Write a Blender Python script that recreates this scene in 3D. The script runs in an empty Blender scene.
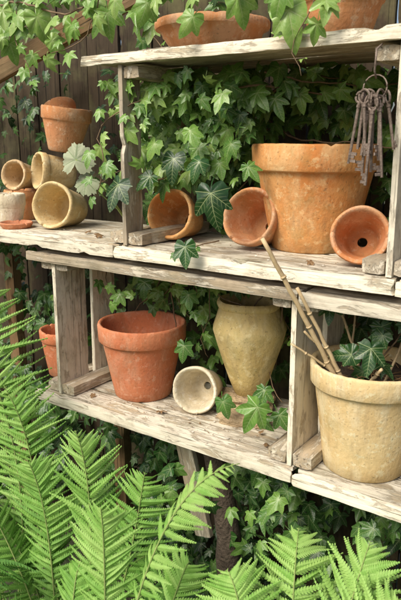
import bpy, math, random
import numpy as np
from mathutils import Vector, Matrix, noise
random.seed(7); np.random.seed(7)
sc=bpy.context.scene
col=sc.collection
V3=Vector

# ------------------------------------------------------------ node helpers
def newmat(name):
    m=bpy.data.materials.new(name); m.use_nodes=True
    nt=m.node_tree; nt.nodes.clear()
    return m,nt
class N:
    def __init__(s,nt): s.nt=nt
    def n(s,t,**k):
        x=s.nt.nodes.new(t)
        for a,b in k.items(): setattr(x,a,b)
        return x
    def link(s,a,b): s.nt.links.new(a,b)
    def setin(s,node,i,v):
        if isinstance(v,bpy.types.NodeSocket): s.link(v,node.inputs[i])
        else: node.inputs[i].default_value=v
    def math(s,op,a,b=0.0,clamp=False):
        x=s.n('ShaderNodeMath',operation=op); x.use_clamp=clamp
        s.setin(x,0,a); s.setin(x,1,b); return x.outputs[0]
    def noise(s,vec,scale,detail=4,rough=.55,dist=0):
        x=s.n('ShaderNodeTexNoise'); s.setin(x,'Vector',vec)
        x.inputs['Scale'].default_value=scale; x.inputs['Detail'].default_value=detail
        x.inputs['Roughness'].default_value=rough; x.inputs['Distortion'].default_value=dist
        return x.outputs['Fac']
    def ramp(s,f,stops,interp='LINEAR'):
        x=s.n('ShaderNodeValToRGB'); x.color_ramp.interpolation=interp
        e=x.color_ramp.elements
        while len(e)<len(stops): e.new(.5)
        for i,(p,c) in enumerate(stops):
            e[i].position=p
            e[i].color=(c,c,c,1) if isinstance(c,(int,float)) else (*c,1)
        s.setin(x,0,f); return x.outputs[0]
    def mix(s,f,a,b,mode='MIX'):
        x=s.n('ShaderNodeMix',data_type='RGBA',blend_type=mode)
        s.setin(x,0,f)
        s.setin(x,6,a if isinstance(a,bpy.types.NodeSocket) else (*a,1))
        s.setin(x,7,b if isinstance(b,bpy.types.NodeSocket) else (*b,1))
        return x.outputs[2]
    def mapping(s,vec,scale=(1,1,1),loc=(0,0,0)):
        x=s.n('ShaderNodeMapping'); s.setin(x,0,vec); x.inputs[3].default_value=scale
        s.setin(x,1,loc); return x.outputs[0]
    def out(s,bsdf):
        o=s.n('ShaderNodeOutputMaterial'); s.link(bsdf,o.inputs[0])
    def bump(s,h,strength,dist):
        b=s.n('ShaderNodeBump'); s.link(h,b.inputs['Height']); b.inputs['Strength'].default_value=strength
        b.inputs['Distance'].default_value=dist; return b.outputs[0]
    def objvec(s):
        tc=s.n('ShaderNodeTexCoord'); oi=s.n('ShaderNodeObjectInfo')
        r=s.math('MULTIPLY',oi.outputs['Random'],37.0)
        va=s.n('ShaderNodeVectorMath',operation='ADD'); s.link(tc.outputs['Object'],va.inputs[0])
        cx=s.n('ShaderNodeCombineXYZ'); s.link(r,cx.inputs[0]); s.link(r,cx.inputs[1]); s.link(r,cx.inputs[2])
        s.link(cx.outputs[0],va.inputs[1])
        return va.outputs[0],tc.outputs['Object'],oi.outputs['Random']

def terracotta(name,ca,cb,lime=.5,limecol=(.62,.54,.42),dirt=.5,moss=.3,bloom=.4):
    m,nt=newmat(name); g=N(nt); v,ov,rnd=g.objvec()
    sx=g.n('ShaderNodeSeparateXYZ'); g.link(ov,sx.inputs[0])
    base=g.mix(g.ramp(g.noise(v,9,3),[(.35,0.),(.65,1.)]),ca,cb)
    fine=g.noise(v,120,2)
    base=g.mix(g.math('MULTIPLY',fine,.25),base,(cb[0]*.65,cb[1]*.6,cb[2]*.55))
    vs=g.mapping(v,(1,1,.45))
    bl=g.math('MULTIPLY',g.ramp(g.noise(vs,5.5,5,.6,.3),[(.40,0.),(.66,1.)]),bloom)
    base=g.mix(bl,base,(limecol[0]*.95,limecol[1]*.84,limecol[2]*.70))
    l=g.math('MULTIPLY',g.ramp(g.noise(vs,15,6,.7,.4),[(.48,0.),(.62,1.)]),lime)
    base=g.mix(l,base,limecol)
    l2=g.math('MULTIPLY',g.ramp(g.noise(v,46,4,.7),[(.56,0.),(.64,1.)]),min(1,lime))
    base=g.mix(l2,base,(min(.8,limecol[0]*1.15),min(.76,limecol[1]*1.15),min(.66,limecol[2]*1.15)))
    sv=g.mapping(v,(1,1,.10)); sr=g.math('MULTIPLY',g.ramp(g.noise(sv,60,3,.6),[(.54,0.),(.70,1.)]),dirt*.6)
    base=g.mix(sr,base,(.26,.17,.09))
    d=g.math('MULTIPLY',g.ramp(g.noise(vs,9,7,.75,.8),[(.50,0.),(.70,1.)]),dirt)
    base=g.mix(d,base,(.16,.11,.06))
    sp=g.math('MULTIPLY',g.ramp(g.noise(v,150,2,.5),[(.64,0.),(.71,1.)]),dirt)
    base=g.mix(sp,base,(.10,.07,.04))
    if moss>0:
        mo=g.math('MULTIPLY',g.ramp(g.noise(v,17,5,.7),[(.52,0.),(.68,1.)]),moss)
        base=g.mix(mo,base,(.22,.21,.08))
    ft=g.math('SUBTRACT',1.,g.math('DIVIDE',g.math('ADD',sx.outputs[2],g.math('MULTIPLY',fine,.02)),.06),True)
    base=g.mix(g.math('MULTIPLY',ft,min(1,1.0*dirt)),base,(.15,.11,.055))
    b=g.n('ShaderNodeBsdfPrincipled'); g.link(base,b.inputs['Base Color'])
    b.inputs['Roughness'].default_value=.88
    b.inputs['Specular IOR Level'].default_value=.2
    h=g.math('ADD',g.math('MULTIPLY',fine,.6),g.noise(vs,28,4,.65))
    g.link(g.bump(h,.5,.004),b.inputs['Normal'])
    g.out(b.outputs[0]); return m

def wood(name,c1,c2,crack,paint=0.,paintcol=(.66,.62,.52),algae=.2,gs=1.,dirt=.65):
    m,nt=newmat(name); g=N(nt); v,ov,rnd=g.objvec()
    gv=g.mapping(v,(1.6,30,30)); gf=g.noise(gv,2.6*gs,6,.65,.3)
    base=g.mix(g.ramp(gf,[(.3,0.),(.7,1.)]),c1,c2)
    hue=g.noise(v,3.2,3)
    base=g.mix(g.ramp(hue,[(.35,0.),(.7,.5)]),base,(c1[0]*.85,c1[1]*.72,c1[2]*.52))
    pf=None
    if paint>0:
        pv=g.mapping(v,(.5,2.2,2.2))
        pf=g.ramp(g.noise(pv,22,8,.75,.5),[(.62-.3*paint,0.),(.68-.3*paint,1.)])
        base=g.mix(g.math('MULTIPLY',pf,.9),base,paintcol)
    cr=g.ramp(g.noise(g.mapping(v,(1.0,55,55)),2.2,4,.6,.2),[(.30,1.),(.40,0.)])
    base=g.mix(g.math('MULTIPLY',cr,.8),base,crack)
    dd=g.ramp(g.noise(g.mapping(v,(.6,1,1)),14,8,.75),[(.50,0.),(.75,dirt)])
    base=g.mix(dd,base,(crack[0]*1.9,crack[1]*1.7,crack[2]*1.4))
    al=g.math('MULTIPLY',g.ramp(g.noise(v,8,5,.65),[(.48,0.),(.72,1.)]),algae)
    base=g.mix(al,base,(.21,.21,.09))
    tone=g.math('ADD',g.math('MULTIPLY',rnd,.35),.88)
    hs=g.n('ShaderNodeHueSaturation'); g.link(base,hs.inputs['Color']); g.link(tone,hs.inputs['Value'])
    b=g.n('ShaderNodeBsdfPrincipled'); g.link(hs.outputs[0],b.inputs['Base Color'])
    b.inputs['Roughness'].default_value=.85; b.inputs['Specular IOR Level'].default_value=.25
    h=g.math('SUBTRACT',gf,g.math('MULTIPLY',cr,1.2))
    if pf: h=g.math('ADD',h,g.math('MULTIPLY',pf,.4))
    g.link(g.bump(h,.7,.004),b.inputs['Normal'])
    g.out(b.outputs[0]); return m

def leafmat(name,stops,vein=(.35,.42,.2),veinw=.018,trans=.25,rough=.42,veinamt=.7,veinson=True,spec=.4,sidev=.0):
    m,nt=newmat(name); g=N(nt)
    at=g.n('ShaderNodeAttribute',attribute_name='lc'); sp=g.n('ShaderNodeSeparateXYZ'); g.link(at.outputs['Vector'],sp.inputs[0])
    x,y,t=sp.outputs
    tc=g.n('ShaderNodeTexCoord'); nz=g.noise(tc.outputs['Object'],60,3,.6)
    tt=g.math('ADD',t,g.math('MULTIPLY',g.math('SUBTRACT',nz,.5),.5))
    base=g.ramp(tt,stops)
    if veinson:
        ax=g.math('ABSOLUTE',x); tot=None
        for ang,wf in ((0,1.),(48,.8),(105,.7)):
            s_,c_=math.sin(math.radians(ang)),math.cos(math.radians(ang))
            d=g.math('ABSOLUTE',g.math('SUBTRACT',g.math('MULTIPLY',ax,c_),g.math('MULTIPLY',y,s_)))
            pr=g.math('ADD',g.math('MULTIPLY',ax,s_),g.math('MULTIPLY',y,c_))
            w=g.math('MULTIPLY',g.math('SUBTRACT',1.15,pr),veinw*wf)
            mk=g.math('SUBTRACT',1.,g.math('DIVIDE',d,w),True)
            if sidev and ang<100:
                ph=g.math('FRACT',g.math('MULTIPLY',g.math('SUBTRACT',pr,g.math('MULTIPLY',d,.9)),8.))
                sv=g.math('SUBTRACT',1.,g.math('MULTIPLY',g.math('ABSOLUTE',g.math('SUBTRACT',ph,.5)),7.),True)
                near=g.math('SUBTRACT',1.,g.math('MULTIPLY',d,5.),True)
                mk=g.math('MAXIMUM',mk,g.math('MULTIPLY',g.math('MULTIPLY',sv,near),sidev))
            mk=g.math('MULTIPLY',mk,g.math('GREATER_THAN',pr,0.))
            tot=mk if tot is None else g.math('MAXIMUM',tot,mk)
        base=g.mix(g.math('MULTIPLY',g.math('POWER',tot,.7),veinamt),base,vein)
    b=g.n('ShaderNodeBsdfPrincipled'); g.link(base,b.inputs['Base Color'])
    b.inputs['Roughness'].default_value=rough; b.inputs['Specular IOR Level'].default_value=spec
    if veinson: g.link(g.bump(nz,.4,.003),b.inputs['Normal'])
    tr=g.n('ShaderNodeBsdfTranslucent'); g.link(base,tr.inputs[0])
    mx=g.n('ShaderNodeMixShader'); mx.inputs[0].default_value=trans
    g.link(b.outputs[0],mx.inputs[1]); g.link(tr.outputs[0],mx.inputs[2])
    g.out(mx.outputs[0]); return m

def simple(name,c1,c2,scale=20,rough=.8,metal=0.,bump=.3,bd=.003):
    m,nt=newmat(name); g=N(nt); v,ov,r=g.objvec()
    f=g.noise(v,scale,6,.65)
    b=g.n('ShaderNodeBsdfPrincipled'); g.link(g.mix(g.ramp(f,[(.35,0.),(.65,1.)]),c1,c2),b.inputs['Base Color'])
    b.inputs['Roughness'].default_value=rough; b.inputs['Metallic'].default_value=metal
    g.link(g.bump(g.noise(v,scale*3,5),bump,bd),b.inputs['Normal'])
    g.out(b.outputs[0]); return m

M_big=terracotta('terracotta_aged',(.66,.29,.085),(.58,.225,.065),.5,(.70,.50,.26),.42,.28,.5)
M_red=terracotta('terracotta_red',(.60,.195,.085),(.52,.155,.07),.28,(.66,.43,.30),.28,.08,.3)
M_or=terracotta('terracotta_orange',(.64,.27,.10),(.56,.21,.08),.45,(.68,.50,.34),.35,.2,.4)
M_cream=terracotta('clay_cream',(.69,.53,.27),(.62,.44,.20),.5,(.76,.67,.45),.38,.22,.5)
M_ochre=terracotta('clay_ochre',(.64,.50,.21),(.54,.40,.15),.45,(.70,.61,.36),.45,.38,.4)
M_tan=terracotta('clay_tan',(.66,.48,.27),(.56,.37,.19),.55,(.72,.61,.43),.4,.2,.45)
M_white=terracotta('clay_white',(.70,.64,.48),(.62,.54,.38),.6,(.78,.74,.62),.36,.22,.4)
W_pale=wood('wood_pale_weathered',(.57,.50,.38),(.42,.355,.26),(.09,.065,.04),.74,(.74,.68,.54),.22)
W_floor=wood('wood_floor_weathered',(.54,.47,.36),(.38,.32,.23),(.08,.06,.04),.58,(.70,.645,.52),.35,1.,.75)
W_grey=wood('wood_grey_weathered',(.49,.42,.32),(.33,.28,.205),(.06,.045,.03),.42,(.65,.585,.46),.3)
W_dark=wood('wood_dark_fence',(.075,.055,.035),(.04,.03,.02),(.007,.006,.005),0.,algae=.4)
W_brown=wood('wood_brown_beam',(.26,.165,.09),(.15,.10,.055),(.03,.02,.012),0.,algae=.3)
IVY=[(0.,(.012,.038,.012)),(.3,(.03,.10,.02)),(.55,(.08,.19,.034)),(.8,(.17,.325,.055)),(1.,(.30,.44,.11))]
L_ivy=leafmat('ivy_leaf',IVY,vein=(.46,.54,.26),veinw=.02,rough=.36,spec=.5,sidev=.35)
L_fern=leafmat('fern_leaf',[(0.,(.025,.08,.018)),(.4,(.085,.22,.035)),(.75,(.21,.42,.075)),(1.,(.36,.56,.15))],veinson=False,trans=.28,rough=.6,spec=.25)
L_pale=leafmat('pale_lace_leaf',[(0.,(.22,.26,.15)),(1.,(.46,.48,.34))],vein=(.10,.16,.06),veinw=.05,trans=.1,rough=.8,sidev=.6)
L_stem=simple('vine_stem',(.12,.075,.04),(.22,.15,.08),60)
L_gstem=simple('fern_stem',(.20,.28,.07),(.26,.32,.10),40)
M_soil=simple('soil',(.035,.022,.014),(.075,.05,.032),30,.95,0,.8,.01)
M_dead=simple('dead_leaf',(.16,.085,.035),(.26,.16,.07),50)
M_stick=simple('bamboo_stick',(.60,.46,.26),(.44,.32,.17),35,.6)
M_rust=simple('rusty_iron',(.13,.095,.07),(.28,.22,.18),90,.6,.45,.5)
M_flake=simple('paint_flake',(.70,.67,.58),(.50,.45,.38),60)
M_stone=simple('stone_sandy',(.48,.36,.21),(.31,.22,.13),25,.95,0,.9,.012)
M_bark=simple('bark',(.07,.05,.035),(.14,.105,.075),30,.95,0,.9,.015)

# ------------------------------------------------------------ mesh helpers
def link(o,parent=None):
    col.objects.link(o)
    if parent is not None: o.parent=parent
    return o
def empty(name):
    return link(bpy.data.objects.new(name,None))
class Acc:
    def __init__(s): s.V=[];s.T=[];s.A=[];s.M=[];s.n=0
    def add(s,v,t,a=None,mi=0):
        v=np.asarray(v,float); t=np.asarray(t,int)
        if a is None: a=np.zeros_like(v); a[:,2]=.5
        s.V.append(v); s.T.append(t+s.n); s.A.append(a); s.M.append(np.full(len(t),mi)); s.n+=len(v)
    def build(s,name,mats,smooth=True,parent=None):
        V=np.concatenate(s.V);T=np.concatenate(s.T);A=np.concatenate(s.A);MI=np.concatenate(s.M)
        me=bpy.data.meshes.new(name)
        me.vertices.add(len(V)); me.vertices.foreach_set('co',V.astype(np.float32).ravel())
        me.loops.add(len(T)*3); me.loops.foreach_set('vertex_index',T.astype(np.int32).ravel())
        me.polygons.add(len(T)); me.polygons.foreach_set('loop_start',np.arange(0,len(T)*3,3,dtype=np.int32))
        for m in mats: me.materials.append(m)
        me.polygons.foreach_set('material_index',MI.astype(np.int32))
        me.polygons.foreach_set('use_smooth',np.full(len(T),smooth))
        at=me.attributes.new('lc','FLOAT_VECTOR','POINT'); at.data.foreach_set('vector',A.astype(np.float32).ravel())
        me.update(calc_edges=True); me.validate()
        return link(bpy.data.objects.new(name,me),parent)

def tube(acc,pts,r0,r1,k=5,mi=0,a2=.5):
    pts=[V3(p) for p in pts]; n=len(pts); vs=[];ts=[]
    for i,p in enumerate(pts):
        t=(pts[min(i+1,n-1)]-pts[max(i-1,0)]).normalized()
        u=t.cross(V3((.3,.2,1)) if abs(t.z)<.9 else V3((1,0,.1))).normalized(); w=t.cross(u)
        r=r0+(r1-r0)*i/(n-1)
        for j in range(k):
            an=2*math.pi*j/k; vs.append(p+(u*math.cos(an)+w*math.sin(an))*r)
    for i in range(n-1):
        for j in range(k):
            a=i*k+j;b=i*k+(j+1)%k;c=a+k;d=b+k
            ts+= [(a,b,d),(a,d,c)]
    for j in range(1,k-1): ts.append((0,j+1,j)); e=(n-1)*k; ts.append((e,e+j,e+j+1))
    A=np.zeros((len(vs),3));A[:,2]=a2
    acc.add([tuple(v) for v in vs],ts,A,mi)

def bez(P,s):
    P=[V3(p) for p in P]; q=1-s
    return P[0]*q**3+P[1]*3*q*q*s+P[2]*3*q*s*s+P[3]*s**3

# ------------------------------------------------------------ leaves
def ivy_template(hi=False,rnd=None,kind='ivy'):
    R_=random.Random(rnd)
    round_=R_.uniform(0,1)
    lobes=[(0,1.),(48,.74+R_.uniform(-.10,.06)),(-48,.74+R_.uniform(-.10,.06)),(105,.5),(-105,.5)]
    sh=1.15-.28*round_; bb=.30+.18*round_
    if hi: angs=list(np.linspace(-180,180,73))[:-1]
    else:  angs=[-172,-150,-125,-105,-90,-76,-62,-48,-34,-22,-10,0,10,22,34,48,62,76,90,105,125,150,172]
    def r(th):
        if kind=='lace':
            base=.58+.10*abs(math.sin(math.radians(th)*6.5))+.04*math.sin(math.radians(th)*31)
            k=max(0,(abs(th)-140)/40.); return base*(1-.75*k**1.5)
        b=bb if abs(th)<140 else bb-(bb-.06)*(abs(th)-140)/40
        m=b
        for ph,L in lobes:
            d=abs(math.radians(th-ph))
            m=max(m,L*(1-sh*d**.95)) if d<.8 else m
        if abs(th)>140: m=min(m,max(.08,.46*(1-(abs(th)-140)/45)))
        return m
    rings=(.5,1.) if not hi else (.25,.5,.75,1.)
    vs=[(0,0)]
    for f in rings:
        for a in angs:
            rr=r(a)*f; vs.append((rr*math.sin(math.radians(a)),rr*math.cos(math.radians(a))))
    n=len(angs); ts=[]
    for i in range(n):
        j=(i+1)%n
        if j==0 and not hi: continue
        ts.append((0,1+i,1+j))
        for k in range(len(rings)-1):
            a=1+k*n+i;b=1+k*n+j;c=a+n;d=b+n
            ts+=[(a,c,d),(a,d,b)]
    v=np.zeros((len(vs),3)); v[:,:2]=vs
    x,y=v[:,0].copy(),v[:,1]; rr=np.hypot(x,y); th=np.degrees(np.arctan2(x,y))
    dv=np.min([np.abs((th-p)) for p in (0,48,-48,105,-105)],axis=0)
    v[:,2]=.14*rr*np.minimum(dv,25)/25 - R_.uniform(.12,.5)*rr**2 + .05*np.sin(th*.11+R_.random()*6)*rr - R_.uniform(-.15,.4)*np.abs(x)
    lc=v.copy()
    v[:,0]+=R_.uniform(-.12,.12)*y*y
    m=len(v); pv=[];L=R_.uniform(.5,.8)
    for i in range(4):
        s=i/3; pv+= [(-.018,-s*L*.7,-s*s*L*.6-.01),(.018,-s*L*.7,-s*s*L*.6-.01)]
    pt=[]
    for i in range(3): a=m+2*i; pt+=[(a,a+1,a+3),(a,a+3,a+2)]
    v=np.vstack([v,pv]); lc=np.vstack([lc,np.zeros((8,3))]); ts=np.array(ts+pt)
    return v,ts[:,::-1],lc
LO=[ivy_template(False,i) for i in range(12)]
HI=[ivy_template(True,i+20) for i in range(12)]
LACE=[ivy_template(True,i+50,'lace') for i in range(2)]
def place(acc,tpl,pos,size,nrm,tip,tint,mi=0):
    z=V3(nrm).normalized(); y=V3(tip); y=(y-z*y.dot(z))
    if y.length<1e-3: y=V3((1,0,0))
    y.normalize(); x=y.cross(z)
    Mx=np.array([x,y,z])
    v,t,lc=tpl
    vv=(v*size)@Mx+np.array(pos)
    a=lc.copy(); a[:,2]=tint
    acc.add(vv,t,a,mi)
def rv(s): return V3((random.gauss(0,s),random.gauss(0,s),random.gauss(0,s)))
def leaf(acc,pos,size,tint,n=(0.15,-1,.55),tip=(0,-.2,-1),j=.4,hi=False,mi=0):
    place(acc,random.choice(HI if hi else LO),pos,size,V3(n)+rv(j),V3(tip)+rv(j*1.1),tint,mi)
def inside(p,ex):
    for (cx,cy,r,z0,z1) in ex:
        if z0<p[2]<z1 and (p[0]-cx)**2+(p[1]-cy)**2<r*r: return True
    return False
def scatter(acc,n,lo,hi_,size,tint,ex=(),nrm=(0.15,-1,.55),tip=(0,-.2,-1),j=.45):
    k=0;it=0
    while k<n and it<n*8:
        it+=1
        p=[random.uniform(lo[i],hi_[i]) for i in range(3)]
        if inside(p,ex): continue
        if noise.noise(V3(p)*6)+.25<random.random()*.5: continue
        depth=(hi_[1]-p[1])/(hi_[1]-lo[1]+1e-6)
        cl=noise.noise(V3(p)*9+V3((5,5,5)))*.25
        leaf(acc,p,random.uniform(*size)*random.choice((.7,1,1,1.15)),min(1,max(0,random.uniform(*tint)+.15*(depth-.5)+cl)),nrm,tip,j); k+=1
def vine(acc,pts,size,tint,sp=.035,r=.0025,ex=(),n=(0.15,-1,.55)):
    pts=[V3(p) for p in pts]; 
    P=[]
    for i in range(len(pts)-1):
        p0=pts[max(i-1,0)];p1=pts[i];p2=pts[i+1];p3=pts[min(i+2,len(pts)-1)]
        m=max(3,int((p2-p1).length/.02))
        for k in range(m):
            t=k/m; P.append(.5*((2*p1)+(p2-p0)*t+(2*p0-5*p1+4*p2-p3)*t*t+(3*p1-p0-3*p2+p3)*t**3))
    P.append(pts[-1]); P=[p+rv(.002) for p in P]
    tube(acc,P,r,r*.5,5,1)
    d=0;side=1
    for i in range(1,len(P)):
        d+=(P[i]-P[i-1]).length
        if d>sp:
            d=0; side=-side
            tdir=(P[i]-P[i-1]).normalized(); s=tdir.cross(V3((0,-1,.2)))
            pos=P[i]+s*side*random.uniform(.01,.03)+V3((0,-random.uniform(.005,.025),0))
            if inside(pos,ex): continue
            leaf(acc,pos,random.uniform(*size),random.uniform(*tint),n,V3((s.x*side*.8,-.2,s.z*side*.5-.6)),.35,hi=size[1]>.05)
def wander(start,dirn,length,step=.08,g=.35):
    p=V3(start);d=V3(dirn).normalized();o=[p.copy()];
    for i in range(int(length/step)):
        d=(d+rv(g)); d.y*=.5; d.normalize(); p=p+d*step; o.append(p.copy())
    return o

# ------------------------------------------------------------ planks
def plank(name,center,L,W,T,ldir,wdir,mat,parent,wear=.0011,taper=0):
    nx=max(6,int(L/.02)); ny=5; nz=2
    import bmesh
    bm=bmesh.new(); seed=random.random()*100
    grid={}
    def P(i,j,k):
        x=(i/nx-.5)*L;y=(j/(ny-1)-.5)*W;z=(k/(nz-1)-.5)*T
        e=abs(j/(ny-1)-.5)*2
        q=V3((x*7+seed,y*20,k*3.1))
        if j in(0,ny-1):
            y+=(noise.noise(q*.6)*wear*1.2+noise.noise(q*5)*wear*.8)
            ch=noise.noise(V3((x*16+seed,j*3,7)))
            if ch>.36: y-=math.copysign((ch-.36)*.025,y)
        z+=noise.noise(V3((x*3+seed,y*14,0)))*wear*.9+noise.noise(V3((x*30,y*60,seed+k)))*wear*.3
        if i in (0,nx): x+=noise.noise(V3((seed,y*90,k)))*wear*2.5
        if e>.99: z*=.86
        if i in(0,nx): z*=.9
        return V3((x,y,z))
    for i in range(nx+1):
        for j in range(ny):
            for k in range(nz): grid[i,j,k]=bm.verts.new(P(i,j,k))
    f=bm.faces.new
    for i in range(nx):
        for j in range(ny-1):
            f((grid[i,j,1],grid[i+1,j,1],grid[i+1,j+1,1],grid[i,j+1,1]))
            f((grid[i,j,0],grid[i,j+1,0],grid[i+1,j+1,0],grid[i+1,j,0]))
        f((grid[i,0,0],grid[i+1,0,0],grid[i+1,0,1],grid[i,0,1]))
        f((grid[i,ny-1,0],grid[i,ny-1,1],grid[i+1,ny-1,1],grid[i+1,ny-1,0]))
    for j in range(ny-1):
        f((grid[0,j,0],grid[0,j,1],grid[0,j+1,1],grid[0,j+1,0]))
        f((grid[nx,j,0],grid[nx,j+1,0],grid[nx,j+1,1],grid[nx,j,1]))
    me=bpy.data.meshes.new(name); bm.to_mesh(me); bm.free(); me.materials.append(mat)
    o=bpy.data.objects.new(name,me)
    x=V3(ldir).normalized(); y=V3(wdir); y=(y-x*y.dot(x)).normalized(); z=x.cross(y)
    Mx=Matrix((x,y,z)).transposed().to_4x4(); Mx.translation=V3(center)
    o.matrix_world=Mx
    return link(o,parent)
X,Y,Z=(1,0,0),(0,1,0),(0,0,1)

# ------------------------------------------------------------ pots
def lathe_pot(name,R,rb,h,band,mat,t=.008,parent=None,segs=96,shape=None,hole=.011,wob=.0014,chip=1.):
    if shape is None:
        lip=R*.10
        rt=R-lip*.9
        out=[(hole,0),(rb*.9,0),(rb-.003,.0006),(rb,.004)]
        zt=h-band
        for s in (.15,.3,.45,.6,.75,.9,.97): out.append((rb+(rt-rb)*s,.004+(zt-.004)*s))
        out+=[(rt+.0005,zt-.001),(R-.004,zt+.0008),(R-.0015,zt+.004),(R-.001,zt+band*.5),(R,h-.006),(R-.002,h-.001),(R-.005,h),(R-t*.8,h-.0005),(R-t-.002,h-.004)]
        ri=rt-t
        out+=[(R-t-.004,h-band*.5),(ri,zt)]
        for s in (.8,.6,.4,.2,.06): out.append((rb-t+(ri-rb+t)*s,t+(zt-t)*s))
        out+=[(rb-t*1.6,t),(hole+.01,t),(hole,t)]
    else: out=shape
    seed=random.random()*50
    vs=[];fs=[];k=len(out)
    for j in range(segs):
        an=2*math.pi*j/segs
        for (r,z) in out:
            q=V3((math.cos(an)*1.3,math.sin(an)*1.3,z*9+seed))
            rr=r*(1+noise.noise(q)*wob/ max(R,.01)*2) if r>hole*1.5 else r
            zz=z+(noise.noise(V3((math.cos(an),math.sin(an),seed)))*wob*1.4 if z>h*.5 else 0)
            if z>h-.007:
                c=noise.noise(V3((math.cos(an)*9,math.sin(an)*9,seed+9)))
                if c>.40: zz-=(c-.40)*.022*chip
                zz+=noise.noise(V3((math.cos(an)*25,math.sin(an)*25,seed)))*.0007
            vs.append((rr*math.cos(an),rr*math.sin(an),zz))
    for j in range(segs):
        a=j*k;b=((j+1)%segs)*k
        for i in range(k):
            i2=(i+1)%k
            fs.append((a+i,b+i,b+i2,a+i2))
    me=bpy.data.meshes.new(name); me.from_pydata(vs,[],fs); me.materials.append(mat)
    me.polygons.foreach_set('use_smooth',[True]*len(me.polygons)); me.set_sharp_from_angle(angle=math.radians(50))
    me.update()
    o=bpy.data.objects.new(name,me); return link(o,parent)
def upright(name,pos,R,rb,h,band,mat,rot=0,tilt=(0,0),**k):
    o=lathe_pot(name,R,rb,h,band,mat,**k); o.location=pos
    o.rotation_euler=(tilt[0],tilt[1],random.random()*6.28); return o
def lying(name,c,ax,R,rb,h,band,mat,floor,lift=0,**k):
    o=lathe_pot(name,R,rb,h,band,mat,**k)
    al=math.atan((R-rb)/h)+lift
    d=V3((ax[0],ax[1],0)).normalized()*math.cos(al)+V3((0,0,math.sin(al)))
    q=V3((0,0,1)).rotation_difference(d)
    Mx=q.to_matrix().to_4x4()@Matrix.Rotation(random.random()*6,4,'Z')
    Mx.translation=V3(c)-d*h
    zmin=min((Mx@v.co).z for v in o.data.vertices)
    Mx.translation.z+=floor-zmin+.0005
    o.matrix_world=Mx; return o

# ============================================================ SETTING
import bmesh
bm=bmesh.new()
n=60
vg={}
def g_(k):
    s=(k/n-.5)*2; return math.copysign(abs(s)**3*60+abs(s)*3,s)
for i in range(n+1):
    for j in range(n+1):
        x=g_(i);y=g_(j)
        vg[i,j]=bm.verts.new((x,y+.5,noise.noise(V3((x*1.5,y*1.5,0)))*.03-.02))
for i in range(n):
    for j in range(n): bm.faces.new((vg[i,j],vg[i+1,j],vg[i+1,j+1],vg[i,j+1]))
me=bpy.data.meshes.new('ground'); bm.to_mesh(me); bm.free()
mg=simple('ground_soil_grass',(.05,.065,.025),(.09,.08,.045),6,.95,0,.8,.03); me.materials.append(mg)
link(bpy.data.objects.new('ground',me))

fence=empty('wooden_fence')
x=-4.2;i=0
while x<2.6:
    w=random.uniform(.11,.15)
    plank('fence_board',(x+w/2,1.67+random.uniform(-.004,.004),1.12),2.3,w-.004,.018,Z,X,W_dark,fence)
    x+=w+.002
for zz in (.35,1.3,2.1):
    plank('fence_rail',(-.8,1.705,zz),6.8,.07,.04,X,Z,W_dark,fence)
plank('sloping_beam',(-1.45,1.36,1.778),1.5,.055,.03,(1,.0,.285),(0,0,1),W_brown,None)
plank('garden_post',(-2.02,1.40,.85),1.7,.07,.05,Z,X,W_brown,None)

shelf=empty('crate_shelf')
def endpanel(x,z0,z1,ys,mat,th=.014):
    for (ya,yb) in ys:
        plank('end_slat',(x,(ya+yb)/2,(z0+z1)/2),z1-z0,yb-ya,th,(random.gauss(0,.004),random.gauss(0,.006),1),Y,mat,shelf)
def cleat(x,z,y0=1.205,y1=1.50,w=.045,h=.032,mat=W_grey):
    plank('cleat',(x,(y0+y1)/2,z),y1-y0,w,h,Y,X,mat,shelf,wear=.002)
LSZ=.775; USZ=1.24
def floor(x0,x1,z,mat=W_grey,y0=1.2,y1=1.55,n=3):
    w=(y1-y0)/n
    for i in range(n):
        plank('shelf_slat',((x0+x1)/2+random.uniform(-.004,.004),y0+w*(i+.5),z-.006+random.uniform(-.0012,.0012)),x1-x0,w-.009,.012,X,Y,mat,shelf,wear=.0018)
def rail(x0,x1,z,h=.032,y=1.192,mat=W_pale,t=.012,tilt=0):
    plank('rail',((x0+x1)/2,y,z),x1-x0,h,t,(1,0,tilt),Z,mat,shelf,wear=.002)
floor(-1.42,-.585,LSZ,W_floor,n=4); rail(-1.44,-.585,LSZ-.016,.031)
floor(-.575,.30,LSZ,W_floor,n=4); rail(-.58,.30,LSZ-.022,.031)
endpanel(-1.345,LSZ+.001,1.183,[(1.200,1.315),(1.345,1.44)],W_pale)
endpanel(-.598,LSZ+.001,1.183,[(1.203,1.340),(1.37,1.47)],W_pale)
endpanel(.25,LSZ+.001,1.183,[(1.203,1.335),(1.36,1.47)],W_grey)
for cx in (-1.316,-.630,-.566,.22):
    cleat(cx,LSZ+.018); cleat(cx,1.160)
cleat(-1.375,LSZ+.018); cleat(-1.375,1.16)
floor(-1.42,-.585,1.19,W_grey,n=2); rail(-1.44,-.585,1.180,.024,mat=W_grey)
floor(-.575,.30,1.19,W_grey,n=2); rail(-.58,.30,1.174,.028,mat=W_pale)
floor(-1.09,-.385,USZ,W_floor,n=4); rail(-1.10,-.385,USZ-.017,.030)
floor(-2.0,-1.10,USZ,W_floor); rail(-2.0,-1.105,USZ-.017,.030,mat=W_pale)
floor(-.375,.3,USZ,W_grey); rail(-.38,.3,USZ-.018,.030)
endpanel(-1.075,USZ+.001,1.670,[(1.200,1.265),(1.43,1.5)],W_grey)
endpanel(-.40,USZ+.001,1.670,[(1.200,1.33),(1.36,1.46)],W_pale)
endpanel(.27,USZ+.001,1.670,[(1.200,1.33),(1.36,1.46)],W_pale)
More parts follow.
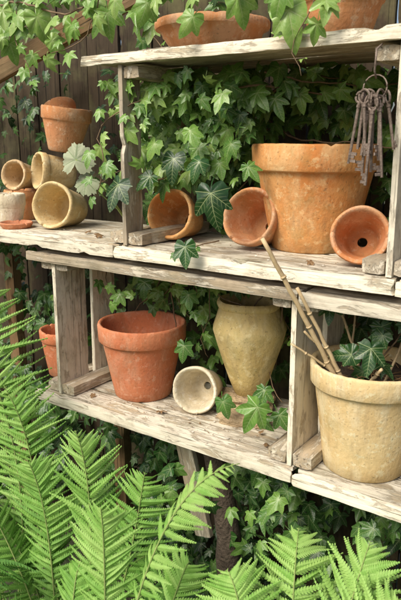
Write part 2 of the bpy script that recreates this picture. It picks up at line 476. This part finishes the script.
endpanel(-1.98,USZ+.001,1.670,[(1.43,1.5)],W_grey)
for cx in (-1.045,-1.105,-.432,-.368): cleat(cx,USZ+.018)
for cx in (-1.045,-.432,-.368): cleat(cx,1.652,h=.03)
floor(-1.17,.30,1.69,W_grey,n=2,y1=1.58); rail(-1.19,.31,1.684,.024,mat=W_pale)
for (lx,ly) in ((-1.40,1.52),(-.02,1.52),(.26,1.25),(-1.9,1.5)):
    plank('leg',(lx,ly,.37 if lx>-1.8 else .6),.75 if lx>-1.8 else 1.22,.05,.04,Z,X,W_brown,shelf)
plank('prop_board',(-1.005,1.38,.56),.42,.055,.02,(-.25,0,1),(1,0,0),W_grey,shelf)

ta=Acc()
pts=[bez([(-.985,1.40,.72),(-.90,1.37,.60),(-.83,1.37,.45),(-.86,1.36,-.05)],s/16) for s in range(17)]
tube(ta,[p+rv(.004) for p in pts],.025,.042,12)
ta.build('tree_trunk',[M_bark])

# ============================================================ POTS
upright('terracotta_pot',(-.675,1.44,USZ),.152,.098,.25,.062,M_big,t=.012)
lying('terracotta_pot',(-.785,1.315,1.31),(0.02,-1),.071,.045,.125,.032,M_or,USZ,lift=.12)
lying('terracotta_pot',(-1.02,1.31,1.31),(.12,-1),.067,.043,.12,.03,M_big,USZ,lift=.08)
lying('terracotta_pot',(-.485,1.265,1.31),(.32,-1),.062,.038,.11,.03,M_or,USZ,lift=.1)
lying('terracotta_pot',(-1.445,1.295,1.31),(.22,-1),.070,.05,.125,.024,M_cream,USZ,lift=.03)
upright('terracotta_pot',(-1.60,1.47,USZ+.10),.055,.04,.10,.02,M_tan,tilt=(math.pi,0))
lying('terracotta_pot',(-1.62,1.40,1.40),(-.35,-.9),.060,.045,.12,.026,M_cream,1.342)
upright('terracotta_pot',(-1.555,1.46,1.462),.080,.048,.135,.04,M_or,tilt=(.05,-.12))
upright('terracotta_pot',(-1.56,1.475,1.52),.052,.034,.10,.026,M_or,tilt=(-.25,.5))
upright('terracotta_pot',(-1.635,1.30,USZ),.047,.033,.098,.04,M_white)
lying('terracotta_pot',(-1.70,1.37,1.36),(.2,-1),.050,.036,.09,.022,M_tan,USZ+.098)
upright('terracotta_pot',(-1.72,1.42,USZ),.060,.045,.098,.03,M_or)
upright('terracotta_pot',(-1.87,1.35,USZ),.075,.05,.15,.035,M_tan)
def dish(name,pos,R,h,mat):
    t=.006
    sh=[(.002,0),(R*.8,0),(R*.84,.002),(R*.97,h*.6),(R,h-.003),(R-.003,h),(R-t,h-.002),(R*.82-t*.4,t+.001),(R*.5,t),(.002,t)]
    o=lathe_pot(name,R,.8*R,h,h*.3,mat,shape=sh,hole=.001); o.location=pos; return o
dish('terracotta_saucer',(-1.565,1.262,USZ),.050,.018,M_red)
def bowl(name,pos,R,h,mat):
    t=.009; sh=[(.004,0),(R*.6,0),(R*.63,.004)]
    for s in (.2,.4,.6,.8): sh.append((R*(.63+.30*s**.7),.004+(h*.72)*s))
    sh+=[(R*.93,h*.72),(R-.002,h*.74),(R,h*.8),(R,h-.005),(R-.004,h),(R-t,h-.001),(R-t*1.6,h*.75),(R*.86,h*.5),(R*.6,t),(.004,t)]
    o=lathe_pot(name,R,R*.6,h,.02,mat,shape=sh,hole=.003,chip=.3); o.location=pos; return o
bowl('terracotta_bowl',(-.90,1.33,1.692),.135,.074,M_or)
bowl('terracotta_bowl',(-.58,1.33,1.692),.088,.105,M_or)
upright('terracotta_pot',(-1.155,1.352,LSZ),.127,.082,.218,.052,M_red,t=.010,chip=.3)
upright('terracotta_pot',(-1.46,1.33,LSZ),.075,.05,.15,.036,M_red)
lying('terracotta_pot',(-.945,1.315,.84),(.18,-1),.066,.045,.10,.02,M_white,LSZ)
def urn():
    h=.27
    o=[(.010,0),(.038,0),(.042,.004)]
    pr=[(.042,.004),(.060,.05),(.080,.11),(.094,.155),(.101,.180),(.1035,.190),(.102,.199),(.094,.218),(.086,.238),(.081,.250)]
    o+=pr[1:]+[(.0855,.253),(.088,.260),(.086,.268),(.080,.271),(.075,.266)]
    o+=[(.073,.25),(.082,.222),(.092,.195),(.085,.155),(.071,.11),(.052,.05),(.034,.01),(.010,.009)]
    u=lathe_pot('clay_urn',.1,.04,h,.02,M_ochre,shape=o,hole=.009,wob=.003,chip=.3); u.location=(-.845,1.440,LSZ+.042); u.rotation_euler=(.02,-.03,1); u.scale=(.97,.97,1)
urn()
def rock(name,pos,sc_,mat,seed=0,sub=4):
    bm=bmesh.new(); bmesh.ops.create_icosphere(bm,subdivisions=sub,radius=1)
    for v in bm.verts:
        c=v.co.copy()
        m=max(abs(c.x),abs(c.y),abs(c.z)); c=c.lerp(c/m*.85,.6)
        c*=1+noise.noise(c*1.6+V3((seed,0,0)))*.22+noise.noise(c*5+V3((seed,0,0)))*.09+noise.noise(c*14)*.03
        v.co=V3((c.x*sc_[0],c.y*sc_[1],c.z*sc_[2]))
    me=bpy.data.meshes.new(name); bm.to_mesh(me); bm.free(); me.materials.append(mat)
    o=bpy.data.objects.new(name,me); o.location=pos; o.rotation_euler=(0,0,seed); return link(o)
rock('stone',(-.845,1.425,LSZ+.022),(.082,.066,.026),M_stone,.5)
rock('stone',(-.815,1.325,LSZ+.014),(.052,.024,.019),M_stone,.25)
rock('stone',(-.755,1.35,LSZ+.012),(.026,.022,.016),M_stone,2.2)
upright('clay_pot',(-.462,1.312,LSZ),.131,.092,.25,.05,M_cream,t=.011,chip=.3)
sa=Acc()
k=28; vs=[(0,0,0)]; ts=[]
for rg in range(1,9):
    for j in range(k):
        an=2*math.pi*j/k; r=.110*rg/8
        vs.append((r*math.cos(an),r*math.sin(an),noise.noise(V3((r*60*math.cos(an),r*60*math.sin(an),3)))*.012))
for j in range(k): ts.append((0,1+j,1+(j+1)%k))
for rg in range(7):
    for j in range(k):
        a=1+rg*k+j;b=1+rg*k+(j+1)%k; ts+=[(a,a+k,b+k),(a,b+k,b)]
vs=np.array(vs)+np.array((-.462,1.312,.990)); sa.add(vs,ts)
for i in range(60):
    an=random.random()*6.28;r=random.random()**.5*.1
    p=V3((-.462+r*math.cos(an),1.312+r*math.sin(an),.997)); d=V3((random.gauss(0,1),random.gauss(0,1),random.gauss(0,.25))).normalized()*random.uniform(.008,.03)
    tube(sa,[p-d,p+rv(.002),p+d],.0012,.001,4,1)
sa.build('potting_soil',[M_soil,M_dead])
def stick(a,b,r,bow=.006):
    st=Acc()
    a=V3(a);b=V3(b); n_=12
    sag=rv(bow)
    P=[a.lerp(b,i/n_)+rv(.0007)+sag*math.sin(math.pi*i/n_) for i in range(n_+1)]
    tube(st,P,r,r*.75,8)
    for i in (2,5,9): tube(st,[P[i]-(b-a).normalized()*.002,P[i]+(b-a).normalized()*.002],r*1.12,r*1.12,8)
    st.build('bamboo_cane',[M_stick])
stick((-.500,1.235,.985),(-.622,1.100,1.310),.0058,0)
stick((-.485,1.235,.985),(-.570,1.155,1.205),.0048,0)
stick((-.515,1.275,.985),(-.575,1.205,1.100),.0036,.003)
stick((-.50,1.26,.985),(-.595,1.185,1.075),.0030,.003)
stick((-.49,1.33,.985),(-.535,1.30,1.135),.0035)
stick((-.45,1.25,.985),(-.405,1.22,1.045),.0045,.002)
stick((-.42,1.28,.985),(-.39,1.35,1.13),.003)
stick((-.51,1.33,.985),(-.52,1.36,1.12),.003)

fl=Acc()
for i in range(420):
    if i<320: x=random.gauss(-.93,.17); y=random.uniform(1.21,1.46); z=LSZ+.003
    else: x=random.uniform(-1.6,-.45); y=random.uniform(1.21,1.34); z=USZ+.003
    if x<-1.3 and i<320 or x>-.62 and i<320: continue
    s=random.uniform(.0012,.004)*(1.8 if random.random()<.06 else 1)
    k=random.randint(4,6); a0=random.random()*6
    v=[(x+s*random.uniform(.5,1)*math.cos(a0+6.28*j/k),y+s*random.uniform(.5,1)*math.sin(a0+6.28*j/k),z+random.uniform(0,.002)) for j in range(k)]
    fl.add(v,[(0,j,j+1) for j in range(1,k-1)],None,0 if random.random()<.45 else 1)
for p in ((-1.02,1.26,LSZ+.008),(-.73,1.30,LSZ+.008),(-.68,1.25,LSZ+.008),(-.92,1.24,USZ+.008),(-1.22,1.25,USZ+.008),(-.58,1.23,USZ+.008),(-1.25,1.24,LSZ+.008),(-1.30,1.30,USZ+.008),(-.60,1.24,LSZ+.008)):
    place(fl,random.choice(LO),p,random.uniform(.015,.028),(random.gauss(0,.3),random.gauss(0,.3),1),rv(1),.5,1)
fl.build('paint_flakes_and_litter',[M_flake,M_dead],False)

keys=empty('key_bunch')
def torus(acc,c,R,r,ax1,ax2,n=20,k=6):
    pts=[V3(c)+V3(ax1)*R*math.cos(2*math.pi*i/n)+V3(ax2)*R*math.sin(2*math.pi*i/n) for i in range(n+1)]
    tube(acc,pts,r,r,k)
ka=Acc(); torus(ka,(-.437,1.168,1.590),.022,.0014,(1,0,0),(0,.1,1)); 
tube(ka,[(-.437,1.188,1.665),(-.437,1.165,1.655),(-.437,1.160,1.618),(-.437,1.170,1.606)],.002,.0018,6)
ka.build('key_ring',[M_rust],parent=keys)
ks=[(-.034,.125,-.22),(-.026,.10,-.12),(-.016,.14,-.06),(-.005,.085,.04),(.003,.13,.02),(.010,.105,.10),(.018,.14,.16),(.030,.10,.30),(-.010,.10,-.16),(.006,.15,-.04),(.020,.11,.05),(-.02,.11,.12)]
for i,(dx,L,sw) in enumerate(ks):
    a=Acc(); top=V3((-.437+dx*.7,1.166+random.uniform(-.014,.010),1.574-random.uniform(0,.012)+abs(dx)*.4))
    d=V3((sw*.6,random.uniform(-.06,.05),-1)).normalized(); s=V3((math.cos(i*1.7)*.8,math.sin(i*1.7),0)).normalized()
    s=(s-d*s.dot(d)).normalized()
    rb_=random.uniform(.008,.012)
    torus(a,top+d*.006,rb_,.0022,s,d*1.15,16,6)
    tube(a,[top+d*.016,top+d*(L*.6),top+d*L],.0031,.0029,8)
    tube(a,[top+d*.019,top+d*.024],.0044,.0044,8)
    for (q,wd) in ((L-.006,.013),(L-.013,.009),(L-.019,.013))[:random.choice((2,3,3))]:
        c=top+d*q; nrm=s.cross(d)
        vv=[]
        for e1 in (0,1):
            for e2 in (-1,1):
                for e3 in (-1,1): vv.append(tuple(c+s*(wd*e1)+d*.0028*e2+nrm*.0014*e3))
        T=[(0,1,3),(0,3,2),(4,6,7),(4,7,5),(0,4,5),(0,5,1),(2,3,7),(2,7,6),(0,2,6),(0,6,4),(1,5,7),(1,7,3)]
        a.add(vv,T)
    a.build('key_%d'%i,[M_rust],False,parent=keys)

# ============================================================ IVY
EX=[(-.675,1.44,.165,1.2,1.52),(-.785,1.38,.09,1.2,1.40),(-1.02,1.38,.09,1.2,1.39),(-.5,1.32,.1,1.2,1.40),
    (-1.155,1.352,.14,.7,1.02),(-.845,1.44,.115,.7,1.11),(-.462,1.312,.14,.7,1.03),(-.945,1.37,.09,.7,.93),(-1.435,1.37,.1,1.2,1.42),(-1.56,1.46,.12,1.2,1.65)]
iv=Acc()
for i in range(16):
    s=(random.uniform(-1.25,-.6),random.uniform(1.5,1.62),random.uniform(1.30,1.68))
    vine(iv,wander(s,(random.choice((-1,1)),-.2,random.uniform(-.4,.6)),random.uniform(.3,.6)),(.032,.05),(.45,.85),.035,ex=EX)
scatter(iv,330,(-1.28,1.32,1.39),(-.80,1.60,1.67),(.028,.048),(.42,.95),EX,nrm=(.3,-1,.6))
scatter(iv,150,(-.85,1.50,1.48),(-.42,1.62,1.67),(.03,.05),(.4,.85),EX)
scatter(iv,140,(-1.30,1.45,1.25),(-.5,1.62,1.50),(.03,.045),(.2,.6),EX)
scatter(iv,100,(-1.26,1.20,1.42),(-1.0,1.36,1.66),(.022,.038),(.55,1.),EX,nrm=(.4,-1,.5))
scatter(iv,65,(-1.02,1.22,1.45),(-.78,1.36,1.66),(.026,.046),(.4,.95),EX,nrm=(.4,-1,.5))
vine(iv,[(-1.12,1.45,1.66),(-1.0,1.36,1.64),(-.9,1.33,1.60),(-.78,1.34,1.62),(-.66,1.45,1.60)],(.04,.055),(.5,.85),.04,.004,ex=EX)
vine(iv,[(-.75,1.5,1.66),(-.86,1.40,1.55),(-.9,1.36,1.46),(-1.0,1.33,1.42),(-1.08,1.25,1.38)],(.035,.05),(.5,.85),.05,.004,ex=EX)
vine(iv,[(-1.0,1.30,1.62),(-1.06,1.22,1.58),(-1.14,1.19,1.52),(-1.12,1.18,1.44),(-1.16,1.19,1.36)],(.025,.04),(.6,.95),.03,.002,ex=EX)
vine(iv,[(-.78,1.36,1.65),(-.70,1.40,1.63),(-.60,1.45,1.62),(-.52,1.48,1.58)],(.035,.05),(.5,.8),.035,.0025)
def H(x,y,z,s,t,tip=(0,-.2,-1),n=(.35,-1,.45),j=.15):
    place(iv,random.choice(HI),(x,y,z),s,V3(n)+rv(j),V3(tip)+rv(j),t)
H(-.80,1.18,1.385,.085,.10,(.15,-.2,-1)); H(-.955,1.25,1.455,.062,.12,(.2,-.3,-1)); H(-1.03,1.25,1.41,.05,.25,(-.7,-.2,-.8)); H(-1.055,1.16,1.395,.07,.12,(-.25,-.2,-1))
H(-.905,1.28,1.48,.05,.72,(.4,0,-1)); H(-.805,1.35,1.625,.062,.66,(.5,-.3,-.9)); H(-.875,1.33,1.60,.055,.62,(-.3,-.2,-1)); H(-.74,1.35,1.59,.055,.6,(.7,-.3,-.7))
H(-.87,1.36,1.655,.055,.7,(0,-.4,-1)); H(-.96,1.38,1.655,.05,.75,(-.8,-.3,-.5)); H(-.825,1.30,1.49,.05,.6,(-.2,-.2,-1)); H(-.70,1.5,1.60,.06,.5,(.4,0,-1)); H(-.60,1.52,1.59,.06,.4)
H(-.86,1.22,1.45,.05,.25,(-.3,-.2,-1)); H(-.90,1.24,1.52,.045,.8,(.5,-.2,-1)); H(-.76,1.27,1.44,.045,.6,(.5,-.2,-1)); H(-.99,1.22,1.49,.045,.85,(-.5,-.2,-1))
H(-.85,1.15,1.265,.052,.25,(.1,-.1,-1)); H(-1.17,1.28,1.085,.05,.7); H(-.95,1.3,1.11,.045,.55); H(-1.14,1.35,1.11,.05,.5); H(-.98,1.32,.96,.05,.5); H(-.81,1.30,1.19,.055,.6)
H(-.675,1.19,.905,.072,.70,(-.25,-.5,-.8)); H(-.815,1.26,.86,.048,.5,(.5,-.3,-.6)); H(-.72,1.3,.90,.05,.45); H(-.70,1.25,.85,.045,.55,(.4,-.3,-.6)); H(-.65,1.25,.87,.05,.5,(.7,-.3,-.6))
H(-.43,1.22,1.085,.06,.15,(-.2,-.4,-.9)); H(-.475,1.23,1.06,.05,.18,(-1,-.3,-.2)); H(-.44,1.3,1.11,.05,.25,(.3,-.2,-1)); H(-.55,1.28,1.15,.05,.35); H(-.485,1.42,1.14,.05,.5); H(-.40,1.35,1.08,.05,.2,(.8,-.3,-.5))
vine(iv,[(-.45,1.31,.98),(-.44,1.28,1.03),(-.40,1.30,1.10),(-.46,1.36,1.14)],(.035,.05),(.12,.35),.03)
vine(iv,[(-.86,1.30,1.26),(-.88,1.24,1.252),(-.88,1.178,1.245),(-.865,1.165,1.22)],(.018,.026),(.4,.7),.06,.0018)
vine(iv,[(-.97,1.44,1.17),(-.965,1.42,1.10),(-.96,1.41,1.02),(-.98,1.40,.96),(-.97,1.42,.90)],(.026,.042),(.45,.85),.026,.0018,ex=EX)
vine(iv,[(-1.02,1.44,1.15),(-1.0,1.40,1.11),(-.99,1.38,1.07),(-1.0,1.36,1.04)],(.026,.04),(.45,.8),.03,.0018,ex=EX)
vine(iv,[(-1.28,1.36,1.17),(-1.24,1.30,1.12),(-1.19,1.28,1.09),(-1.13,1.29,1.07)],(.026,.04),(.5,.85),.03,.0018,ex=EX)
for i in range(14):
    s=(random.uniform(-1.25,-.65),random.uniform(1.42,1.55),random.uniform(1.12,1.17))
    vine(iv,wander(s,(random.uniform(-.5,.5),-.1,-1),random.uniform(.2,.35)),(.03,.045),(.5,.95),.04,ex=EX)
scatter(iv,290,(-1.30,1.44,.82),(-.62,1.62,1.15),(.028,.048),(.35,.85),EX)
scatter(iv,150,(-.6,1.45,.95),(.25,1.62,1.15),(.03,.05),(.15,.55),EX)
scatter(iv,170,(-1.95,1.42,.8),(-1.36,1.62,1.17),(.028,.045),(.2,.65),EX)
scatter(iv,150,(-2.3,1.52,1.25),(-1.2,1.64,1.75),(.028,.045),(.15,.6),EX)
scatter(iv,1300,(-2.6,1.40,-.0),(.6,1.64,.72),(.034,.056),(.1,.6),(),(.1,-1,.7))
scatter(iv,520,(-1.1,1.22,.0),(.4,1.45,.68),(.032,.052),(.2,.7),(),(.1,-1,.8))
iv.build('ivy_plant',[L_ivy,L_stem])
ih=Acc(); iv=ih
T=(.45,-1,.15)
for (x,z,s,t,tip) in ((-.61,1.735,.075,.9,(.2,0,-1)),(-.72,1.77,.06,.85,(.3,0,-1)),(-.83,1.745,.05,.85,(-.6,0,-1)),(-.95,1.785,.055,.8,(-.5,0,-1)),(-.53,1.745,.05,.95,(.4,0,-1)),(-.55,1.705,.04,.85,(-.2,0,-1))):
    place(ih,random.choice(HI),(x,1.155,z),s,V3(T)+rv(.2),V3(tip)+rv(.2),t)
for (x,z,s,t,tip) in ((-1.10,1.785,.065,.8,(.1,0,-1)),(-1.22,1.77,.05,.85,(-.5,0,-.7)),(-1.34,1.80,.075,.9,(.1,0,-1)),(-1.365,1.71,.045,.85,(-.4,0,-1)),(-1.45,1.745,.06,.8,(.3,0,-1)),(-1.29,1.74,.045,.9,(.8,0,-.6)),(-1.40,1.78,.055,.75,(-.6,0,-.6)),(-1.16,1.80,.05,.85,(.6,0,-.5))):
    place(ih,random.choice(HI),(x,1.19,z),s,V3(T)+rv(.25),V3(tip)+rv(.2),t)
vine(ih,[(-1.6,1.25,1.86),(-1.4,1.2,1.84),(-1.25,1.2,1.80),(-1.1,1.19,1.83),(-.95,1.17,1.82),(-.8,1.17,1.80),(-.65,1.17,1.80),(-.5,1.17,1.79),(-.35,1.18,1.80)],(.035,.06),(.7,.98),.045,.0028)
vine(ih,[(-1.42,1.2,1.84),(-1.43,1.19,1.76),(-1.38,1.18,1.70),(-1.36,1.18,1.64)],(.025,.045),(.7,.95),.035,.0018)
vine(ih,[(-.57,1.17,1.80),(-.56,1.16,1.74),(-.60,1.16,1.68),(-.58,1.16,1.62)],(.02,.03),(.7,.95),.05,.0015)
vine(ih,[(-1.12,1.19,1.83),(-1.14,1.18,1.76),(-1.20,1.18,1.72),(-1.28,1.18,1.71)],(.025,.04),(.75,.95),.04,.0018)
scatter(ih,100,(-1.9,1.2,1.78),(-1.05,1.5,1.95),(.035,.055),(.6,1.))
scatter(ih,50,(-1.05,1.25,1.80),(-.2,1.5,1.95),(.035,.055),(.5,.95))
ih.build('ivy_plant',[L_ivy,L_stem])
pl=Acc()
place(pl,LACE[0],(-1.215,1.18,1.45),.068,(.4,-1,.35),(.1,-.2,1),.5); place(pl,LACE[1],(-1.20,1.20,1.395),.055,(.3,-1,.6),(-.6,-.2,-.5),.3)
tube(pl,[(-1.215,1.18,1.45),(-1.17,1.25,1.36),(-1.14,1.32,1.245)],.002,.0025,6,1)
tube(pl,[(-1.20,1.20,1.395),(-1.16,1.27,1.32),(-1.14,1.32,1.245)],.0018,.002,6,1)
pl.build('pale_leaf_plant',[L_pale,L_gstem])

# ============================================================ FERNS
def pinna(n=17,seed=0):
    R_=random.Random(seed); vs=[];ts=[]
    for i in range(n):
        x0=i/n;x1=(i+1)/n
        w=.082*(1-x0**1.8*.88)*(1 if i else .8)
        for sg in (-1,1):
            b=len(vs); w_=w*R_.uniform(.85,1.1); f=.3*w_
            vs+=[(x0,0),(x1-.1/n,0),(x0+.72/n+f,sg*w_*.75),(x0+.55/n+f*1.6,sg*w_),(x0+.15/n+f,sg*w_*.85),(x0+.0/n,sg*w_*.35)]
            q=[(b,b+1,b+2),(b,b+2,b+3),(b,b+3,b+4),(b,b+4,b+5)]
            ts+= q if sg>0 else [(a,c,d) for (a,d,c) in q]
    v=np.zeros((len(vs),3)); v[:,:2]=vs
    v[:,2]=-.22*v[:,0]**2-.55*np.abs(v[:,1])
    b=len(v)
    v=np.vstack([v,[(0,-.006,.001),(0,.006,.001),(1,0,-.22)]]); ts.append((b,b+2,b+1))
    return v,np.array(ts),v.copy()
PI=[pinna(17,i) for i in range(5)]
def frond(acc,P,Lmax,nrm,tint,n=34,s0=.14):
    P=[V3((p[0],min(p[1],1.13),p[2])) for p in P]
    pts=[bez(P,i/40) for i in range(41)]
    tube(acc,pts,.0030,.0008,5,1)
    nrm=V3(nrm); ph0=random.gauss(0,4); dr=random.uniform(.05,.30)
    for i in range(n):
        s=s0+(1-s0)*(i+.5)/n
        p=bez(P,s); t=(bez(P,min(1,s+.01))-bez(P,s-.01)).normalized()
        S=t.cross(nrm).normalized(); Nn=S.cross(t).normalized()
        q=(s-s0)/(1-s0)
        pr=(.22+.78*(q/.58)**.8) if q<.58 else max(.05,(1-((q-.58)/.42)**1.7))
        for sg in (-1,1):
            if random.random()<.015: continue
            phi=math.radians(14+ph0+28*q+random.gauss(0,5)); Lp=Lmax*pr*random.uniform(.88,1.06)
            d=S*sg*math.cos(phi)+t*math.sin(phi)+Nn*random.gauss(-.14,.12)+V3((0,0,-dr))
            d.normalize()
            z=(Nn+rv(.2)); z=(z-d*z.dot(d)).normalized(); y=z.cross(d)
            v,ts,lc=random.choice(PI)
            Mx=np.array([d,y,z]); ww=max(.8,min(2.0,.115/max(Lp,.02)*.85))
            v2=v.copy(); v2[:,1]*=ww; v2[:,2]*=random.uniform(.4,2.2); v2[:,1]+=random.gauss(0,.06)*v2[:,0]**2
            vv=(v2*Lp)@Mx+np.array(p)
            vv[:,1]=np.minimum(vv[:,1],1.178-.02*np.random.rand())
            a=lc.copy(); a[:,2]=min(1,max(0,tint+random.gauss(0,.07)+.12*(q-.5)))
            acc.add(vv,ts,a,0)
def fern(name,c,specs,auto=0,h=.8,L=.5,tint=.7,dirs=(0,360),Lp=.12):
    a=Acc(); c=V3(c)
    for (P,Lm,nr,t) in specs: frond(a,P,Lm,nr,t)
    for i in range(auto):
        an=math.radians(dirs[0]+(dirs[1]-dirs[0])*(i+random.uniform(.2,.8))/auto)
        d=V3((math.cos(an),math.sin(an)*(.35 if math.sin(an)>0 else 1),0)); hh=h*random.uniform(.75,1.02); l=L*random.uniform(.8,1.15)
        P=[c+d*.03,c+d*(.06+.1*l)+V3((0,0,hh*.45)),c+d*l*.55+V3((0,0,hh*1.0)),c+d*l+V3((0,0,hh*random.uniform(.66,.95)))+rv(.03)]
        up=V3((-d.x*.7,-d.y*.7,1))+V3((0,-.25,0))
        frond(a,P,Lp*random.uniform(.85,1.1),up,tint+random.uniform(-.28,.12))
    a.build(name,[L_fern,L_gstem])
NC=(.5,-.85,.35)
fern('fern_plant',(-1.38,.98,.05),[
  ([(-1.30,1.0,.1),(-1.37,1.03,.5),(-1.40,1.02,.95),(-1.37,.98,1.17)],.155,NC,.8),
  ([(-1.34,.98,.1),(-1.27,1.0,.45),(-1.24,.98,.85),(-1.36,.92,1.02)],.13,NC,.88),
  ([(-1.30,.99,.1),(-1.24,1.02,.45),(-1.20,1.0,.72),(-1.27,.95,.90)],.12,NC,.78),
  ([(-1.40,1.0,.1),(-1.50,1.0,.5),(-1.52,.98,.9),(-1.50,.9,1.08)],.14,NC,.7)],auto=7,h=.78,L=.4,tint=.68)
fern('fern_plant',(-1.05,.93,0),[
  ([(-1.05,.93,.1),(-1.00,.97,.4),(-.98,.97,.72),(-1.0,.93,.86)],.12,(.4,-.8,.5),.82),
  ([(-1.08,.90,.1),(-1.10,.93,.4),(-1.10,.93,.65),(-1.14,.90,.76)],.12,(.4,-.8,.5),.75),
  ([(-1.02,.92,.1),(-.90,.97,.4),(-.86,.98,.68),(-.83,.97,.79)],.11,(.4,-.8,.5),.72)],auto=10,h=.68,L=.36,tint=.72)
fern('fern_plant',(-.92,.78,0),[],auto=9,h=.60,L=.26,tint=.75,Lp=.10)
fern('fern_plant',(-.76,.80,0),[
  ([(-.74,.74,.25),(-.72,.75,.62),(-.69,.86,.88),(-.575,.95,.90)],.066,(-.2,-.6,.9),.95),
  ([(-.76,.80,.2),(-.72,.86,.45),(-.69,.90,.62),(-.66,.90,.68)],.095,(.3,-.7,.7),.8),
  ([(-.78,.76,.2),(-.80,.80,.5),(-.81,.82,.72),(-.80,.80,.80)],.095,(.3,-.7,.7),.88)],auto=8,h=.60,L=.3,tint=.76,Lp=.10)
fern('fern_plant',(-.40,.86,0),[
  ([(-.40,.82,.2),(-.42,.88,.5),(-.46,.96,.70),(-.48,1.02,.76)],.12,(.1,-.7,.9),.92),
  ([(-.42,.80,.2),(-.46,.84,.5),(-.52,.88,.68),(-.57,.90,.70)],.11,(.1,-.7,.9),.85),
  ([(-.38,.82,.2),(-.36,.88,.5),(-.34,.95,.72),(-.33,1.0,.80)],.12,(.1,-.7,.9),.88),
  ([(-.38,.82,.2),(-.33,.86,.5),(-.28,.90,.70),(-.25,.92,.77)],.12,(.1,-.7,.9),.92)],auto=8,h=.60,L=.3,tint=.78,Lp=.11)
fern('fern_plant',(-1.85,1.0,0),[],auto=7,h=.85,L=.45,tint=.6)
fern('fern_plant',(.05,.95,0),[],auto=7,h=.6,L=.35,tint=.65)

# ============================================================ LIGHT, CAMERA
w=bpy.data.worlds.new('World'); sc.world=w; w.use_nodes=True
nt=w.node_tree; bg=nt.nodes['Background']
sky=nt.nodes.new('ShaderNodeTexSky'); sky.sky_type='NISHITA'; sky.sun_disc=False
el=math.radians(46); ro=math.radians(192); sky.sun_elevation=el; sky.sun_rotation=ro
sky.air_density=.9; sky.dust_density=4.0; sky.ozone_density=.5
nt.links.new(sky.outputs[0],bg.inputs[0]); bg.inputs[1].default_value=.15
sd=V3((math.sin(ro)*math.cos(el),math.cos(ro)*math.cos(el),math.sin(el)))
l=bpy.data.lights.new('sun','SUN'); l.energy=3.7; l.angle=math.radians(34); l.color=(1,.95,.84)
lo=link(bpy.data.objects.new('sun',l)); lo.rotation_euler=sd.to_track_quat('Z','Y').to_euler(); lo.location=(0,0,5)
cd=bpy.data.cameras.new('camera'); co=link(bpy.data.objects.new('camera',cd)); sc.camera=co
cd.sensor_fit='VERTICAL'; cd.sensor_height=36; cd.lens=38.4; cd.clip_start=.02; cd.clip_end=500
cd.dof.use_dof=True; cd.dof.focus_distance=1.62; cd.dof.aperture_fstop=9
co.location=(0,0,1.5); co.rotation_euler=(math.radians(90-14.1),0,math.radians(35.06))
sc.view_settings.view_transform='Standard'; sc.view_settings.look='None'; sc.view_settings.exposure=0
